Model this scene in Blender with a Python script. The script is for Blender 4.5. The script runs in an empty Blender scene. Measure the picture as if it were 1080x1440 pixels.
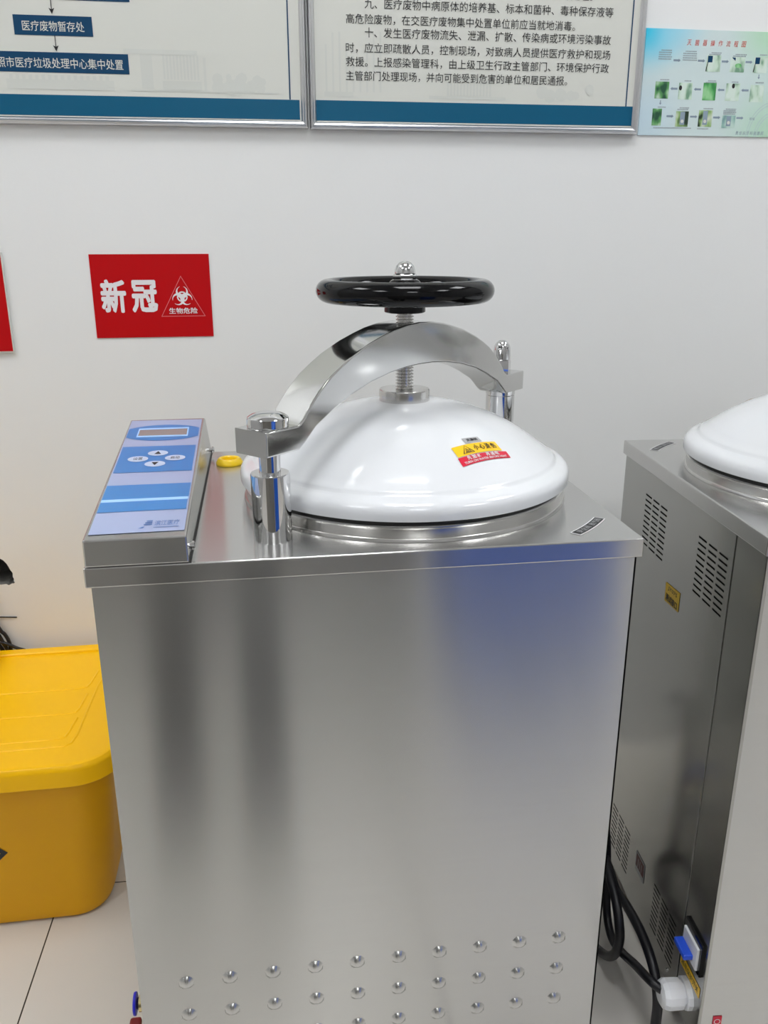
import bpy, bmesh, math, random
from mathutils import Vector, Matrix
random.seed(7)
sc = bpy.context.scene
COL = sc.collection
PI = math.pi
H = 0.74            # height of the steriliser's top plate above the floor
YW = 0.735          # back wall plane

# ------------------------------------------------------------------ camera
cam_d = bpy.data.cameras.new('camera')
cam_d.sensor_fit = 'VERTICAL'
cam_d.sensor_height = 36.0
cam_d.lens = 1179.72 / 1440 * 36.0
cam_d.clip_start = 0.02
cam = bpy.data.objects.new('camera', cam_d)
COL.objects.link(cam)
pt, yw, rl = 0.3145, 0.1455, -0.0019
fw = Vector((math.sin(yw) * math.cos(pt), math.cos(yw) * math.cos(pt), -math.sin(pt)))
rt = Vector((math.cos(yw), -math.sin(yw), 0))
up = rt.cross(fw)
rt, up = math.cos(rl) * rt + math.sin(rl) * up, -math.sin(rl) * rt + math.cos(rl) * up
M = Matrix((rt, up, -fw)).transposed().to_4x4()
M.translation = Vector((0.1746, -0.7692, 1.0350))
cam.matrix_world = M
sc.camera = cam

# ------------------------------------------------------------------ light
LIGHT_POWER = 15.3
LIGHT_SPOTS = [(-1.25, 0.05), (0.35, -0.25), (1.95, 0.05), (-1.25, -1.40), (0.35, -2.60), (1.95, -1.40)]
world = bpy.data.worlds.new('world')
sc.world = world
world.use_nodes = True
world.node_tree.nodes['Background'].inputs[0].default_value = (0.80, 0.88, 1.0, 1)
world.node_tree.nodes['Background'].inputs[1].default_value = 0.5
sc.view_settings.view_transform = 'Standard'
sc.view_settings.look = 'None'
sc.view_settings.exposure = -0.18
sc.view_settings.gamma = 1.0
sc.view_settings.use_curve_mapping = False
sc.cycles.use_denoising = True
sc.cycles.max_bounces = 10
sc.cycles.sample_clamp_indirect = 8.0


# ------------------------------------------------------------------ materials
def srgb(r, g, b):
    def f(c):
        c /= 255.0
        return c / 12.92 if c <= 0.04045 else ((c + 0.055) / 1.055) ** 2.4
    return (f(r), f(g), f(b), 1.0)


def mat(name, col, rough=0.5, metal=0.0, var=0.04, scale=12.0, stretch=(1, 1, 1), bump=0.0, bscale=80.0,
        aniso=0.0, tangent=None, coat=0.0, rvar=0.0, spec=0.5):
    m = bpy.data.materials.new(name)
    m.use_nodes = True
    nt = m.node_tree
    N, L = nt.nodes, nt.links
    b = N['Principled BSDF']
    b.inputs['Roughness'].default_value = rough
    b.inputs['Metallic'].default_value = metal
    b.inputs['Coat Weight'].default_value = coat
    b.inputs['Coat Roughness'].default_value = 0.05
    b.inputs['Specular IOR Level'].default_value = spec
    tc = N.new('ShaderNodeTexCoord')
    mp = N.new('ShaderNodeMapping')
    mp.inputs['Scale'].default_value = stretch
    L.new(tc.outputs['Object'], mp.inputs['Vector'])
    nz = N.new('ShaderNodeTexNoise')
    nz.inputs['Scale'].default_value = scale
    nz.inputs['Detail'].default_value = 4
    L.new(mp.outputs[0], nz.inputs['Vector'])
    mix = N.new('ShaderNodeMix')
    mix.data_type = 'RGBA'
    c = Vector(col[:3])
    mix.inputs[6].default_value = (*(c * (1 - var)), 1)
    mix.inputs[7].default_value = (*[min(1, q) for q in c * (1 + var)], 1)
    L.new(nz.outputs['Fac'], mix.inputs[0])
    L.new(mix.outputs[2], b.inputs['Base Color'])
    if rvar:
        mr = N.new('ShaderNodeMapRange')
        mr.inputs['To Min'].default_value = rough - rvar
        mr.inputs['To Max'].default_value = rough + rvar
        L.new(nz.outputs['Fac'], mr.inputs['Value'])
        L.new(mr.outputs[0], b.inputs['Roughness'])
    if bump:
        n2 = N.new('ShaderNodeTexNoise')
        n2.inputs['Scale'].default_value = bscale
        L.new(mp.outputs[0], n2.inputs['Vector'])
        bp = N.new('ShaderNodeBump')
        bp.inputs['Strength'].default_value = bump
        bp.inputs['Distance'].default_value = 0.002
        L.new(n2.outputs['Fac'], bp.inputs['Height'])
        L.new(bp.outputs[0], b.inputs['Normal'])
    if aniso:
        b.inputs['Anisotropic'].default_value = aniso
        cv = N.new('ShaderNodeCombineXYZ')
        for i in range(3):
            cv.inputs[i].default_value = tangent[i]
        vt = N.new('ShaderNodeVectorTransform')
        vt.vector_type = 'VECTOR'
        vt.convert_from = 'OBJECT'
        vt.convert_to = 'WORLD'
        L.new(cv.outputs[0], vt.inputs[0])
        L.new(vt.outputs[0], b.inputs['Tangent'])
    return m


def emission(name, col, strength):
    m = bpy.data.materials.new(name)
    m.use_nodes = True
    nt = m.node_tree
    b = nt.nodes['Principled BSDF']
    b.inputs['Base Color'].default_value = (0.9, 0.9, 0.9, 1)
    b.inputs['Emission Color'].default_value = col
    b.inputs['Emission Strength'].default_value = strength
    return m


m_wall = mat('wall_paint', (0.80, 0.805, 0.80, 1), 0.6, var=0.012, scale=2.5, bump=0.04, bscale=160)
m_ceil = mat('ceiling_paint', (0.68, 0.68, 0.68, 1), 0.8, var=0.01)
m_wall_dim = mat('dimmed_wall_paint', (0.46, 0.46, 0.46, 1), 0.7, var=0.02)  # dimness of the room around the camera is put into this wall colour
m_cabinet = mat('added_cabinet_taupe', (0.20, 0.19, 0.17, 1), 0.5, var=0.05)
m_slab = mat('stand_in_charcoal', (0.018, 0.019, 0.024, 1), 0.5, var=0.05)
m_plaster = mat('broken_plaster', (0.16, 0.155, 0.14, 1), 0.95, var=0.4, scale=60, bump=0.6, bscale=120)
m_steel = mat('brushed_steel', (0.61, 0.61, 0.595, 1), 0.235, 1.0, var=0.03, scale=6, stretch=(1, 1, 60),
              aniso=0.96, tangent=(0, 0.7071, 0.7071), bump=0.008, bscale=40)
m_steel_top = mat('brushed_steel_top', (0.62, 0.615, 0.60, 1), 0.20, 1.0, var=0.04, scale=6, stretch=(1, 60, 1),
                  aniso=0.95, tangent=(0, 0.7071, 0.7071))
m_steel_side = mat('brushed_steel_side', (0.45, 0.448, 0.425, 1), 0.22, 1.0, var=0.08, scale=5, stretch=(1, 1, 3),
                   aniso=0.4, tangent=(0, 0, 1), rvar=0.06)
m_steel_turn = mat('turned_steel', (0.66, 0.65, 0.63, 1), 0.22, 1.0, var=0.03, scale=30)
m_chrome = mat('chrome', (0.70, 0.70, 0.70, 1), 0.05, 1.0, var=0.02, scale=20)
m_chrome_side = mat('polished_steel', (0.64, 0.64, 0.63, 1), 0.10, 1.0, var=0.05, scale=16)
m_black = mat('black_gloss_plastic', (0.003, 0.003, 0.0035, 1), 0.09, var=0.2, scale=9, spec=0.25)
m_rubber = mat('black_rubber', (0.008, 0.008, 0.008, 1), 0.55, var=0.2)
m_cord = mat('black_cord', (0.006, 0.006, 0.009, 1), 0.42, var=0.2, scale=40)
m_enamel = mat('white_enamel', (0.76, 0.775, 0.80, 1), 0.14, var=0.008, scale=4, coat=0.4)
m_white = mat('white_plastic', (0.80, 0.81, 0.83, 1), 0.35, var=0.02)
m_dark = mat('dark_interior', (0.004, 0.004, 0.004, 1), 0.9, var=0.2)
m_binlid = mat('yellow_lid_plastic', srgb(252, 192, 0), 0.3, var=0.03, scale=5, spec=0.28)
m_binbody = mat('yellow_bin_plastic', srgb(232, 170, 0), 0.4, var=0.06, scale=6, spec=0.3)
m_cap = mat('yellow_cap_plastic', srgb(240, 200, 12), 0.3, var=0.04)
m_red = mat('red_vinyl', srgb(186, 8, 16), 0.35, var=0.05, scale=6, spec=0.2)
m_redstk = mat('red_sticker', srgb(214, 12, 52), 0.3, var=0.04)
m_yelstk = mat('yellow_sticker', srgb(250, 200, 10), 0.3, var=0.03)
m_yelold = mat('yellow_old_sticker', srgb(216, 176, 18), 0.4, var=0.08, scale=40)
m_graystk = mat('grey_sticker', srgb(172, 172, 174), 0.35, var=0.04)
m_ink = mat('black_ink', (0.012, 0.012, 0.014, 1), 0.5, var=0.2)
m_whiteink = mat('white_ink', (0.80, 0.78, 0.80, 1), 0.45, var=0.02)
m_pinkink = mat('pink_ink', srgb(226, 120, 124), 0.45, var=0.05)
m_blackstk = mat('black_sticker', srgb(46, 48, 48), 0.5, var=0.1, spec=0.2)
m_maroon = mat('maroon_sticker', srgb(90, 24, 24), 0.4, var=0.1)
m_paper = mat('poster_paper', srgb(212, 213, 206), 0.32, var=0.012, scale=3, spec=0.35)
m_faint = mat('poster_faint_print', srgb(206, 208, 202), 0.32, var=0.02, scale=30, spec=0.35)
m_faint2 = mat('poster_faint_print_dark', srgb(188, 192, 188), 0.32, var=0.02, scale=30, spec=0.35)
m_teal = mat('poster_teal', srgb(4, 88, 122), 0.3, var=0.02, spec=0.35)
m_navy = mat('poster_navy', srgb(6, 62, 98), 0.3, var=0.02, spec=0.35)
m_alu = mat('aluminium_frame', (0.66, 0.66, 0.67, 1), 0.28, 1.0, var=0.03, scale=20)
m_film = mat('panel_film', srgb(158, 169, 202), 0.28, var=0.02, spec=0.3)
m_blue = mat('panel_blue', srgb(46, 124, 192), 0.28, var=0.03)
m_ltblue = mat('panel_light_blue', srgb(160, 205, 250), 0.28, var=0.02)
m_lcd = mat('display_glass', srgb(142, 142, 140), 0.15, var=0.04, scale=60)
m_btn = mat('button_film', srgb(190, 204, 228), 0.3, var=0.02)
m_logo = mat('logo_ink', srgb(80, 120, 180), 0.35, var=0.05)
m_brass = mat('brass', (0.72, 0.60, 0.30, 1), 0.2, 1.0, var=0.05)
m_bluepl = mat('blue_plastic', srgb(30, 26, 190), 0.3, var=0.05)
m_lever = mat('blue_lever_plastic', srgb(36, 84, 214), 0.35, var=0.05)
m_redpl = mat('red_handle_plastic', srgb(120, 14, 18), 0.3, var=0.1)
m_carton = mat('kraft_carton', srgb(196, 140, 110), 0.75, var=0.06, scale=30)
m_cart = mat('added_cart_blue', srgb(26, 96, 205), 0.4, var=0.04)
m_titlered = mat('title_red_ink', srgb(214, 96, 84), 0.45, var=0.08)
m_textgrey = mat('chart_text_grey', srgb(150, 160, 166), 0.5, var=0.06)
m_arrowgrey = mat('chart_arrow_grey', srgb(138, 156, 172), 0.5, var=0.06)
m_lightpanel = emission('led_diffuser', (0.965, 0.985, 1.0, 1), LIGHT_POWER)


def floor_material():
    m = mat('floor_tile', (0.69, 0.655, 0.605, 1), 0.22, var=0.03, scale=4)
    nt = m.node_tree
    N, L = nt.nodes, nt.links
    b = N['Principled BSDF']
    base = b.inputs['Base Color'].links[0].from_socket
    tc = N.new('ShaderNodeTexCoord')
    mp = N.new('ShaderNodeMapping')
    mp.vector_type = 'POINT'
    mp.inputs['Rotation'].default_value = (0, 0, 0.03)
    mp.inputs['Location'].default_value = (0.6 * 10 + 0.2065, 0.6 * 10 - 0.4385, 0)
    L.new(tc.outputs['Object'], mp.inputs['Vector'])
    sp = N.new('ShaderNodeSeparateXYZ')
    L.new(mp.outputs[0], sp.inputs[0])
    masks = []
    for ax in (0, 1):
        a = N.new('ShaderNodeMath')
        a.operation = 'PINGPONG'
        a.inputs[1].default_value = 0.3
        L.new(sp.outputs[ax], a.inputs[0])
        c = N.new('ShaderNodeMath')
        c.operation = 'LESS_THAN'
        c.inputs[1].default_value = 0.0011
        L.new(a.outputs[0], c.inputs[0])
        masks.append(c)
    mx = N.new('ShaderNodeMath')
    mx.operation = 'MAXIMUM'
    L.new(masks[0].outputs[0], mx.inputs[0])
    L.new(masks[1].outputs[0], mx.inputs[1])
    mix = N.new('ShaderNodeMix')
    mix.data_type = 'RGBA'
    L.new(mx.outputs[0], mix.inputs[0])
    L.new(base, mix.inputs[6])
    mix.inputs[7].default_value = (0.05, 0.045, 0.04, 1)
    L.new(mix.outputs[2], b.inputs['Base Color'])
    return m


def chart_material():
    m = mat('chart_paper', srgb(206, 222, 222), 0.35, var=0.015, scale=20)
    nt = m.node_tree
    N, L = nt.nodes, nt.links
    b = N['Principled BSDF']
    base = b.inputs['Base Color'].links[0].from_socket
    tc = N.new('ShaderNodeTexCoord')

    def blob(cx, cz, r, col, prev, strength):
        d = N.new('ShaderNodeVectorMath')
        d.operation = 'DISTANCE'
        d.inputs[1].default_value = (cx, 0, cz)
        L.new(tc.outputs['Object'], d.inputs[0])
        mr = N.new('ShaderNodeMapRange')
        mr.interpolation_type = 'SMOOTHSTEP'
        mr.inputs['From Min'].default_value = 0
        mr.inputs['From Max'].default_value = r
        mr.inputs['To Min'].default_value = strength
        mr.inputs['To Max'].default_value = 0
        L.new(d.outputs['Value'], mr.inputs['Value'])
        mix = N.new('ShaderNodeMix')
        mix.data_type = 'RGBA'
        L.new(mr.outputs[0], mix.inputs[0])
        L.new(prev, mix.inputs[6])
        mix.inputs[7].default_value = col
        return mix.outputs[2]
    s = blob(-0.123, 0.082, 0.085, srgb(0, 200, 236), base, 1.0)
    s = blob(-0.07, 0.085, 0.07, srgb(150, 214, 236), s, 0.7)
    s = blob(0.10, 0.085, 0.09, srgb(176, 222, 182), s, 0.8)
    s = blob(0.123, -0.08, 0.12, srgb(172, 216, 180), s, 0.7)
    s = blob(-0.123, -0.06, 0.10, srgb(188, 214, 232), s, 0.6)
    L.new(s, b.inputs['Base Color'])
    return m


def photo_material(name, c1, c2, c3, seed):
    m = mat(name, c1, 0.35)
    nt = m.node_tree
    N, L = nt.nodes, nt.links
    b = N['Principled BSDF']
    tc = N.new('ShaderNodeTexCoord')
    mp = N.new('ShaderNodeMapping')
    mp.inputs['Location'].default_value = (seed * 1.7, 0, seed * 0.9)
    mp.inputs['Scale'].default_value = (1.0, 1.0, 0.55)
    mp.inputs['Rotation'].default_value = (0, 0.4 * math.sin(seed * 2.1), 0)
    L.new(tc.outputs['Object'], mp.inputs['Vector'])
    nz = N.new('ShaderNodeTexNoise')
    nz.inputs['Scale'].default_value = 75
    nz.inputs['Detail'].default_value = 1.5
    L.new(mp.outputs[0], nz.inputs['Vector'])
    cr = N.new('ShaderNodeValToRGB')
    cr.color_ramp.elements[0].position = 0.36
    cr.color_ramp.elements[0].color = c1
    cr.color_ramp.elements[1].position = 0.62
    cr.color_ramp.elements[1].color = c3
    e = cr.color_ramp.elements.new(0.48)
    e.color = c2
    L.new(nz.outputs['Fac'], cr.inputs[0])
    L.new(cr.outputs[0], b.inputs['Base Color'])
    return m


m_floor = floor_material()
m_chart = chart_material()


# ------------------------------------------------------------------ mesh helpers
def obj(name, bm, m, parent=None, smooth=False, ang=0.6):
    me = bpy.data.meshes.new(name)
    bmesh.ops.recalc_face_normals(bm, faces=bm.faces[:])
    if smooth:
        for f in bm.faces:
            f.smooth = True
        for e in bm.edges:
            if len(e.link_faces) == 2 and e.calc_face_angle(0) > ang:
                e.smooth = False
    bm.to_mesh(me)
    bm.free()
    for mm in (m if isinstance(m, (list, tuple)) else [m]):
        me.materials.append(mm)
    o = bpy.data.objects.new(name, me)
    COL.objects.link(o)
    if smooth:
        wn = o.modifiers.new('weighted_normals', 'WEIGHTED_NORMAL')
        wn.keep_sharp = True
        wn.weight = 90
    if parent:
        o.parent = parent
    return o


def thing(name, label, cat, loc=(0, 0, 0), rotz=0.0, group=None):
    o = bpy.data.objects.new(name, None)
    o.empty_display_size = 0.05
    COL.objects.link(o)
    o.location = loc
    o.rotation_euler = (0, 0, rotz)
    return tag(o, label, cat, group)


def tag(o, label, cat, group=None):
    o['label'] = label
    o['category'] = cat
    if group:
        o['group'] = group
    return o


def struct(name, bm, m):
    o = obj(name, bm, m)
    o['kind'] = 'structure'
    return o


def new():
    return bmesh.new()


def box(bm, x0, x1, y0, y1, z0, z1, bev=0.0, seg=2):
    vs = [bm.verts.new((x, y, z)) for x in (x0, x1) for y in (y0, y1) for z in (z0, z1)]
    idx = [(0, 1, 3, 2), (4, 6, 7, 5), (0, 4, 5, 1), (2, 3, 7, 6), (0, 2, 6, 4), (1, 5, 7, 3)]
    fs = [bm.faces.new([vs[i] for i in f]) for f in idx]
    if bev:
        es = list({e for f in fs for e in f.edges})
        bmesh.ops.bevel(bm, geom=es, offset=bev, segments=seg, affect='EDGES', profile=0.5)
    return bm


def hexa(bm, pts, bev=0.0):
    """pts: bottom 4 (ccw) then top 4"""
    vs = [bm.verts.new(p) for p in pts]
    fs = [bm.faces.new([vs[i] for i in f]) for f in
          ((3, 2, 1, 0), (4, 5, 6, 7), (0, 1, 5, 4), (1, 2, 6, 5), (2, 3, 7, 6), (3, 0, 4, 7))]
    if bev:
        es = list({e for f in fs for e in f.edges})
        bmesh.ops.bevel(bm, geom=es, offset=bev, segments=2, affect='EDGES', profile=0.5)
    return bm


def lathe(bm, prof, cx=0, cy=0, seg=48, close=False, axis='z', c0=0.0):
    """prof: list of (r, h). axis z: around vertical through (cx,cy); axis x: h runs along x, centre (cx=y, cy=z)"""
    rings = []
    for r, h in prof:
        ring = []
        if r < 1e-6:
            v = bm.verts.new((cx, cy, h) if axis == 'z' else (h, cx, cy))
            ring = [v] * seg
        else:
            for i in range(seg):
                a = 2 * PI * i / seg
                if axis == 'z':
                    ring.append(bm.verts.new((cx + r * math.cos(a), cy + r * math.sin(a), h)))
                else:
                    ring.append(bm.verts.new((h, cx + r * math.cos(a), cy + r * math.sin(a))))
        rings.append(ring)
    pairs = list(zip(rings, rings[1:]))
    if close:
        pairs.append((rings[-1], rings[0]))
    for A, B in pairs:
        for i in range(seg):
            j = (i + 1) % seg
            q = []
            for v in (A[i], A[j], B[j], B[i]):
                if v not in q:
                    q.append(v)
            if len(q) > 2:
                try:
                    bm.faces.new(q)
                except ValueError:
                    pass
    if not close:
        for ring in (rings[0], rings[-1]):
            if ring[0] is not ring[1]:
                try:
                    bm.faces.new(ring)
                except ValueError:
                    pass
    return bm


def smooth_path(pts, n=8):
    P = [Vector(p) for p in pts]
    P = [P[0] * 2 - P[1]] + P + [P[-1] * 2 - P[-2]]
    out = []
    for i in range(1, len(P) - 2):
        a, b, c, d = P[i - 1:i + 3]
        for k in range(n):
            t = k / n
            out.append(0.5 * ((2 * b) + (c - a) * t + (2 * a - 5 * b + 4 * c - d) * t * t + (3 * b - a - 3 * c + d) * t ** 3))
    out.append(P[-2])
    return out


def tube(bm, pts, r, seg=12, caps=True):
    P = [Vector(p) for p in pts]
    prev = None
    rings = []
    for i, p in enumerate(P):
        t = (P[min(i + 1, len(P) - 1)] - P[max(i - 1, 0)]).normalized()
        if prev is None:
            u = t.orthogonal().normalized()
        else:
            u = (prev - t * prev.dot(t)).normalized()
        prev = u
        w = t.cross(u)
        rings.append([bm.verts.new(p + r * (math.cos(2 * PI * k / seg) * u + math.sin(2 * PI * k / seg) * w)) for k in range(seg)])
    for A, B in zip(rings, rings[1:]):
        for i in range(seg):
            j = (i + 1) % seg
            bm.faces.new((A[i], A[j], B[j], B[i]))
    if caps:
        bm.faces.new(rings[0])
        bm.faces.new(rings[-1])
    return bm


def rrect(x0, x1, y0, y1, r, n=8):
    out = []
    for cx, cy, a0 in ((x1 - r, y1 - r, 0), (x0 + r, y1 - r, PI / 2), (x0 + r, y0 + r, PI), (x1 - r, y0 + r, 1.5 * PI)):
        for k in range(n + 1):
            a = a0 + PI / 2 * k / n
            out.append((cx + r * math.cos(a), cy + r * math.sin(a)))
    return out


def loft(bm, loops, cap0=True, cap1=True):
    R = [[bm.verts.new(p) for p in lp] for lp in loops]
    n = len(R[0])
    for A, B in zip(R, R[1:]):
        for i in range(n):
            j = (i + 1) % n
            bm.faces.new((A[i], A[j], B[j], B[i]))
    if cap0:
        bm.faces.new(R[0])
    if cap1:
        bm.faces.new(R[-1])
    return bm


# flat printed shapes: everything is given in (u, v) and placed on its surface by fn(u, v)
def poly(bm, pts, fn, mi=0):
    f = bm.faces.new([bm.verts.new(fn(u, v)) for u, v in pts])
    f.material_index = mi
    return f


def rect(bm, u0, u1, v0, v1, fn, mi=0, n=1):
    for i in range(n):
        a, b = u0 + (u1 - u0) * i / n, u0 + (u1 - u0) * (i + 1) / n
        poly(bm, [(a, v0), (b, v0), (b, v1), (a, v1)], fn, mi)


def strip(bm, A, B, fn, mi=0):
    va = [bm.verts.new(fn(*q)) for q in A]
    vb = [bm.verts.new(fn(*q)) for q in B]
    for i in range(len(A) - 1):
        bm.faces.new((va[i], va[i + 1], vb[i + 1], vb[i])).material_index = mi


_tc = {}


def glyphs(text, bold=0.0, res=2):
    key = (text, bold)
    if key not in _tc:
        c = bpy.data.curves.new('lettering', 'FONT')
        c.body = text
        c.resolution_u = res
        c.offset = bold
        o = bpy.data.objects.new('lettering', c)
        COL.objects.link(o)
        dg = bpy.context.evaluated_depsgraph_get()
        me = bpy.data.meshes.new_from_object(o.evaluated_get(dg))
        V = [(v.co.x, v.co.y) for v in me.vertices]
        F = [tuple(p.vertices) for p in me.polygons]
        bpy.data.objects.remove(o)
        bpy.data.curves.remove(c)
        bpy.data.meshes.remove(me)
        xs, ys = [v[0] for v in V], [v[1] for v in V]
        x0, x1, y0, y1 = min(xs), max(xs), min(ys), max(ys)
        _tc[key] = ([((x - x0) / (x1 - x0), (y - y0) / (y1 - y0)) for x, y in V], F)
    return _tc[key]


def text(bm, s, u0, u1, v0, v1, fn, mi=0, bold=0.0, shear=0.0):
    if bold > 0.015:
        du, dv = (u1 - u0) / len(s) * bold, (v1 - v0) * bold
        e = 1e-3
        P0 = Vector(fn(u0, v0))
        nv = (Vector(fn(u0 + (u1 - u0) * e, v0)) - P0).cross(Vector(fn(u0, v0 + (v1 - v0) * e)) - P0).normalized()
        base = fn
        for k in range(8):
            a = k * PI / 4
            fn = (lambda off: (lambda u, v: Vector(base(u, v)) + off))(nv * (k * 3e-5))
            text(bm, s, u0 + du * (1 + math.cos(a)) * .8, u1 - du * (1 - math.cos(a)) * .8, v0 + dv * (1 + math.sin(a)) * .8, v1 - dv * (1 - math.sin(a)) * .8, fn, mi, 0.0, shear)
        return
    V, F = glyphs(s, bold)
    vs = [bm.verts.new(fn(u0 + (u1 - u0) * (x + shear * y), v0 + (v1 - v0) * y)) for x, y in V]
    for f in F:
        try:
            bm.faces.new([vs[i] for i in f]).material_index = mi
        except ValueError:
            pass


def biohazard(bm, cu, cv, s, fn, mi=0):
    """s: half size; the six strokes are layered a few hundredths of a millimetre apart"""
    k = s / 26.0
    P0 = Vector(fn(cu, cv))
    nv = (Vector(fn(cu + s, cv)) - P0).cross(Vector(fn(cu, cv + s)) - P0).normalized()
    for j in range(3):
        th = PI / 2 + 2 * PI * j / 3
        d = (math.cos(th), math.sin(th))
        lf = (lambda off: (lambda u, v: Vector(fn(u, v)) + off))(nv * (j * 4e-5))
        A, B = [], []
        for i in range(25):
            a = th + PI + math.radians(-158 + 316 * i / 24)
            A.append((cu + k * (11 * d[0] + 15 * math.cos(a)), cv + k * (11 * d[1] + 15 * math.sin(a))))
            B.append((cu + k * (14.6 * d[0] + 10.9 * math.cos(a)), cv + k * (14.6 * d[1] + 10.9 * math.sin(a))))
        strip(bm, A, B, lf, mi)
        lf = (lambda off: (lambda u, v: Vector(fn(u, v)) + off))(nv * ((j + 3) * 4e-5))
        A, B = [], []
        for i in range(9):
            a = th + math.radians(-38 + 76 * i / 8)
            A.append((cu + k * 13.2 * math.cos(a), cv + k * 13.2 * math.sin(a)))
            B.append((cu + k * 10 * math.cos(a), cv + k * 10 * math.sin(a)))
        strip(bm, A, B, lf, mi)


def outline(bm, pts, w, fn, mi=0):
    """closed polygon outline of width w (inward)"""
    n = len(pts)
    cx, cy = sum(p[0] for p in pts) / n, sum(p[1] for p in pts) / n
    inn = []
    for i in range(n):
        p0, p1, p2 = Vector(pts[i - 1]), Vector(pts[i]), Vector(pts[(i + 1) % n])
        e1, e2 = (p1 - p0).normalized(), (p2 - p1).normalized()
        n1, n2 = Vector((-e1.y, e1.x)), Vector((-e2.y, e2.x))
        if n1.dot(Vector((cx, cy)) - p1) < 0:
            n1 = -n1
        if n2.dot(Vector((cx, cy)) - p1) < 0:
            n2 = -n2
        m = (n1 + n2)
        m = m / max(0.2, m.dot(n1))
        inn.append(tuple(p1 + m * w))
    strip(bm, list(pts) + [pts[0]], inn + [inn[0]], fn, mi)


# ------------------------------------------------------------------ the room
X0, X1, Y0, Z1 = -2.0, 2.8, -3.2, 2.7
bm = new()
box(bm, X0, X1, Y0, YW, -0.05, 0.0)
struct('floor', bm, m_floor)
bm = new()
box(bm, X0, X1, Y0, YW, Z1, Z1 + 0.05)
struct('ceiling', bm, m_ceil)
bm = new()
box(bm, X0 - 0.05, X0, Y0, YW, 0, Z1)
struct('wall_left', bm, m_wall_dim)
bm = new()
box(bm, X1, X1 + 0.05, Y0, YW, 0, Z1)
struct('wall_right', bm, m_wall_dim)
bm = new()
box(bm, X0, X1, Y0 - 0.05, Y0, 0, Z1)
struct('wall_front', bm, m_wall_dim)
# back wall with a broken hole low on the left
hole = [(-0.3700, 0.4352), (-0.3145, 0.4356), (-0.3035, 0.4362), (-0.2995, 0.4337), (-0.2965, 0.4348), (-0.2935, 0.4368), (-0.2900, 0.4366),
        (-0.2882, 0.4384), (-0.2897, 0.4412), (-0.2891, 0.4456), (-0.2906, 0.4500), (-0.2899, 0.4570),
        (-0.2913, 0.4600), (-0.2928, 0.4625), (-0.2955, 0.4705), (-0.2982, 0.4765), (-0.3030, 0.4830), (-0.3076, 0.4860), (-0.3160, 0.4905),
        (-0.3300, 0.4930), (-0.3480, 0.4890), (-0.3650, 0.4800), (-0.3760, 0.4620)]
bm = new()
outer = [bm.verts.new(p) for p in ((X0, YW, 0), (X1, YW, 0), (X1, YW, Z1), (X0, YW, Z1))]
hv = [bm.verts.new((x, YW, z)) for x, z in hole]
es = [bm.edges.new((outer[i], outer[(i + 1) % 4])) for i in range(4)]
hes = [bm.edges.new((hv[i], hv[(i + 1) % len(hv)])) for i in range(len(hv))]
bmesh.ops.triangle_fill(bm, edges=es + hes, use_beauty=True)
hb = [bm.verts.new((x * 1.0 + random.uniform(-.003, .003), YW + 0.09, z + random.uniform(-.003, .003) - 0.004)) for x, z in hole]
for i in range(len(hv)):
    j = (i + 1) % len(hv)
    bm.faces.new((hv[i], hv[j], hb[j], hb[i])).material_index = 1
bm.faces.new(hb).material_index = 1
bk = [bm.verts.new((p.co.x, YW + 0.1, p.co.z)) for p in outer]
bm.faces.new(bk)
for i in range(4):
    j = (i + 1) % 4
    bm.faces.new((outer[i], outer[j], bk[j], bk[i]))
struct('wall_back', bm, [m_wall, m_plaster])

for i, (lx_, ly_) in enumerate(LIGHT_SPOTS):
    row = 'near the back wall' if ly_ > -1 else 'towards the room front'
    side = ('left', 'middle', 'right')[i % 3]
    t = thing('ceiling_light', 'square white panel light in the ceiling, %s of the row %s' % (side, row), 'ceiling light',
              (lx_, ly_, Z1), 0, 'ceiling panel lights')
    bm = new()
    box(bm, -.30, .30, -.30, .30, -.012, -.001)
    obj('diffuser', bm, m_lightpanel, t)
    bm = new()
    for a in ((-.315, .315, -.315, -.30), (-.315, .315, .30, .315), (-.315, -.30, -.30, .30), (.30, .315, -.30, .30)):
        box(bm, a[0], a[1], a[2], a[3], -.018, -.001)
    obj('frame', bm, m_white, t)


# ------------------------------------------------------------------ wall posters, chart and signs
def on_wall(y):
    return lambda u, v: (u, y, v)


def poster(name, label, x0, x1, z0, z1, fwid=0.0105):
    t = thing(name, label, 'poster', ((x0 + x1) / 2, YW, z0), 0, 'framed rule posters on the wall')
    ox, oz = (x0 + x1) / 2, z0

    def fn(off):
        return lambda u, v: (u - ox, -off, v - oz)
    bm = new()
    # mitred profile: outer edge low, raised bead, inner lip
    prof = [(0.0, 0.001), (0.0, 0.010), (0.002, 0.0135), (0.0048, 0.0145), (0.0062, 0.0125), (0.0085, 0.0115), (fwid, 0.0085), (fwid, 0.001)]
    loops = []
    for d, h in prof:
        loops.append([(a - ox, -h, b - oz) for a, b in ((x0 + d, z0 + d), (x1 - d, z0 + d), (x1 - d, z1 - d), (x0 + d, z1 - d))])
    loft(bm, loops, False, False)
    obj('frame', bm, m_alu, t)
    bm = new()
    box(bm, x0 + fwid - ox - .002, x1 - fwid - ox + .002, -.0075, -.002, fwid - .002, z1 - z0 - fwid + .002)
    obj('printed_sheet', bm, m_paper, t)
    return t, fn


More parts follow.
